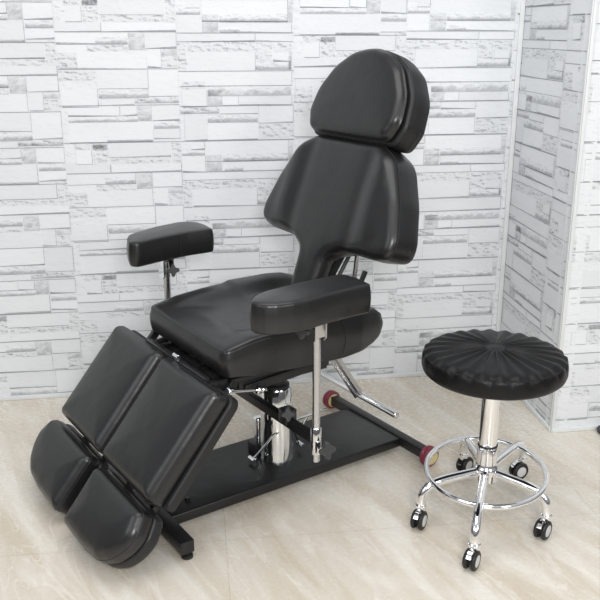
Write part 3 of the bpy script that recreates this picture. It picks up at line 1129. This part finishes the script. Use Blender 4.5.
# ------------------------------------------------------------------ the stool
SX, SY = 0.598, 2.40
saz = math.atan2(SY, SX) - PI / 2
ST_ = empty('rolling_stool', (SX, SY, 0), 0, 'round black pleated rolling stool with chrome foot ring and five casters', 'stool')
vx, vy = SX / math.hypot(SX, SY), SY / math.hypot(SX, SY)

# pleated seat
bm = bmesh.new()
NA = 264
NP = 24
prof = []
R0 = 0.220
for i in range(30):
    t = i / 29
    prof.append(('top', 0.012 + (R0 - 0.020) * t))
rings = []
for _, r in prof:
    ring = []
    k = max(0.0, min(1.0, (r - 0.026) / 0.03))
    ek = max(0.0, (r - 0.185) / (R0 - 0.008 - 0.185))
    for a in range(NA):
        th = 2 * PI * a / NA
        s = 0.5 - 0.5 * math.cos(NP * th)
        z = 0.578 - 0.018 * (r / R0) ** 2 + k * (0.0065 * s - 0.005) * (1.0 - 0.10 * ek)
        z -= 0.009 * ek ** 2
        if r < 0.03:
            z -= 0.004 * (r / 0.03) ** 2
        rr_ = r + 0.0025 * ek * s
        ring.append(bm.verts.new((rr_ * math.cos(th), rr_ * math.sin(th), z)))
    rings.append(ring)
for (r, z, am) in ((R0 - 0.0045, 0.549, 0.004), (R0 - 0.001, 0.540, 0.0025), (R0 + 0.001, 0.528, 0.0008), (R0 + 0.001, 0.512, 0), (R0 - 0.003, 0.500, 0), (R0 - 0.012, 0.4915, 0), (R0 - 0.030, 0.486, 0), (0.10, 0.484, 0), (0.02, 0.484, 0)):
    ring = []
    for a in range(NA):
        th = 2 * PI * a / NA
        s = abs(math.sin(NP * th / 2))
        ring.append(bm.verts.new(((r + am * (s - 0.5)) * math.cos(th), (r + am * (s - 0.5)) * math.sin(th), z + am * 1.2 * (s - .3))))
    rings.append(ring)
for a, b in zip(rings[:-1], rings[1:]):
    for i in range(NA):
        bm.faces.new((a[i], a[(i + 1) % NA], b[(i + 1) % NA], b[i]))
bm.faces.new(rings[0][::-1])
bm.faces.new(rings[-1])
sseat = obj('seat', bm, STOOL_LEATHER, ST_, sharp=1.2)
bm = bmesh.new()
lathe(bm, [(0.002, 0.0085), (0.010, 0.008), (0.018, 0.0055), (0.022, 0.0)], (0, 0, 0.5675), (0, 0, -1) if False else (0, 0, 1), 32)
obj('seat_button', bm, STOOL_LEATHER, sseat)
# post
bm = bmesh.new()
lathe(bm, [(0.0292, 0), (0.0292, 0.245)], (0, 0, 0.2385), (0, 0, 1), 40)
obj('seat_post', bm, CHROME_B, ST_)
bm = bmesh.new()
lathe(bm, [(0.0318, 0), (0.0318, 0.005)], (0, 0, 0.241), (0, 0, 1), 40)
obj('post_ring', bm, RUBBER, ST_)
bm = bmesh.new()
lathe(bm, [(0.036, -0.012), (0.040, -0.010), (0.041, 0.006), (0.041, 0.030), (0.0385, 0.036), (0.0335, 0.042), (0.0325, 0.050), (0.0315, 0.107)], (0, 0, 0.134), (0, 0, 1), 40)
obj('hub', bm, CHROME_B, ST_)
# foot ring
bm = bmesh.new()
ringp = []
for i in range(72):
    t = 2 * PI * i / 72
    sx_, sy_ = 0.189 * math.cos(t), 0.222 * math.sin(t)
    ringp.append(Vector((sx_ * vy + sy_ * vx, -sx_ * vx + sy_ * vy, 0.151)))
tube(bm, ringp, 0.0092, 12, closed=True)
obj('foot_ring', bm, CHROME_B, ST_)
# legs and casters
ends = [(-0.216, -0.085, 1.05), (-0.090, -0.295, 1.0), (0.162, -0.140, 0.85), (-0.022, 0.248, 3.9), (0.182, 0.222, 0.4)]
for (ex, ey, ca_) in ends:
    h = math.hypot(ex, ey)
    dx, dy = ex / h, ey / h
    bm = bmesh.new()
    P = [(0.030, 0.152), (h * 0.40, 0.151), (h * 0.66, 0.149), (h * 0.86, 0.141), (h * 0.965, 0.121), (h, 0.095), (h, 0.078)]
    tube(bm, catmull([Vector((dx * a, dy * a, z)) for a, z in P], 6), 0.0148, 18)
    leg = obj('leg', bm, CHROME_B, ST_)
    # caster
    c = Vector((ex, ey, 0))
    bm = bmesh.new()
    lathe(bm, [(0.0175, 0.0), (0.019, 0.004), (0.019, 0.012), (0.0155, 0.016)], c + Vector((0, 0, 0.066)), (0, 0, 1), 24)
    fwd = Vector((math.cos(ca_ + PI), math.sin(ca_ + PI), 0))
    side = Vector((-fwd.y, fwd.x, 0))
    wc = c + fwd * 0.014 + Vector((0, 0, 0.031))
    # hood over the wheels
    pts = []
    for k in range(11):
        a = PI * (0.05 + 0.80 * k / 10)
        pts.append((math.cos(a), math.sin(a)))
    prev = None
    for (a, b) in pts:
        row = [bm.verts.new(wc - fwd * (a * rr_) + Vector((0, 0, b * rr_ + 0.002)) + side * sd) for rr_ in (0.0322, 0.0352) for sd in (-0.007, 0.007)]
        if prev:
            for i, j in ((0, 1), (1, 3), (3, 2), (2, 0)):
                bm.faces.new((prev[i], prev[j], row[j], row[i]))
        else:
            bm.faces.new((row[0], row[1], row[3], row[2]))
        prev = row
    bm.faces.new((prev[0], prev[2], prev[3], prev[1]))
    box(bm, wc - fwd * 0.010 + Vector((0, 0, 0.035)), (0.024, 0.024, 0.012), None, 0.003)
    cyl(bm, wc - side * 0.018, wc + side * 0.018, 0.005, 14)
    cas = obj('caster', bm, CHROME_B, ST_)
    for sd in (-1, 1):
        bm = bmesh.new()
        lathe(bm, [(0.010, -0.0055), (0.027, -0.006), (0.0298, -0.0035), (0.031, 0), (0.0298, 0.0035), (0.027, 0.006), (0.020, 0.0065), (0.019, 0.004), (0.008, 0.004)], wc + side * (sd * 0.0125), side * sd, 28)
        whl = obj('caster_wheel', bm, RUBBER, cas)
        bm = bmesh.new()
        lathe(bm, [(0.0188, 0.0), (0.0188, 0.0035), (0.012, 0.0055), (0.004, 0.006)], wc + side * (sd * 0.0155), side * sd, 24)
        obj('wheel_disc', bm, WHITEPL, whl)

# ------------------------------------------------------------------ cable coil at the right edge
bm = bmesh.new()
rc = random.Random(5)
pts = []
cx, cy = OUT.x + fd.x * 0.215 + fn.x * 0.045, OUT.y + fd.y * 0.215 + fn.y * 0.045
for k in range(60):
    t = k * 0.52
    pts.append(Vector((cx + (0.038 + 0.006 * math.sin(k * 1.7)) * math.cos(t), cy + 0.026 * math.sin(t), 0.006 + 0.016 * k / 60 + 0.003 * math.sin(k * 2.3))))
tube(bm, catmull(pts, 3), 0.004, 8)
co = obj('coiled_cable', bm, CABLE)
co['label'] = 'small tangled dark cable lying on the floor against the right-hand wall'
co['category'] = 'cable'
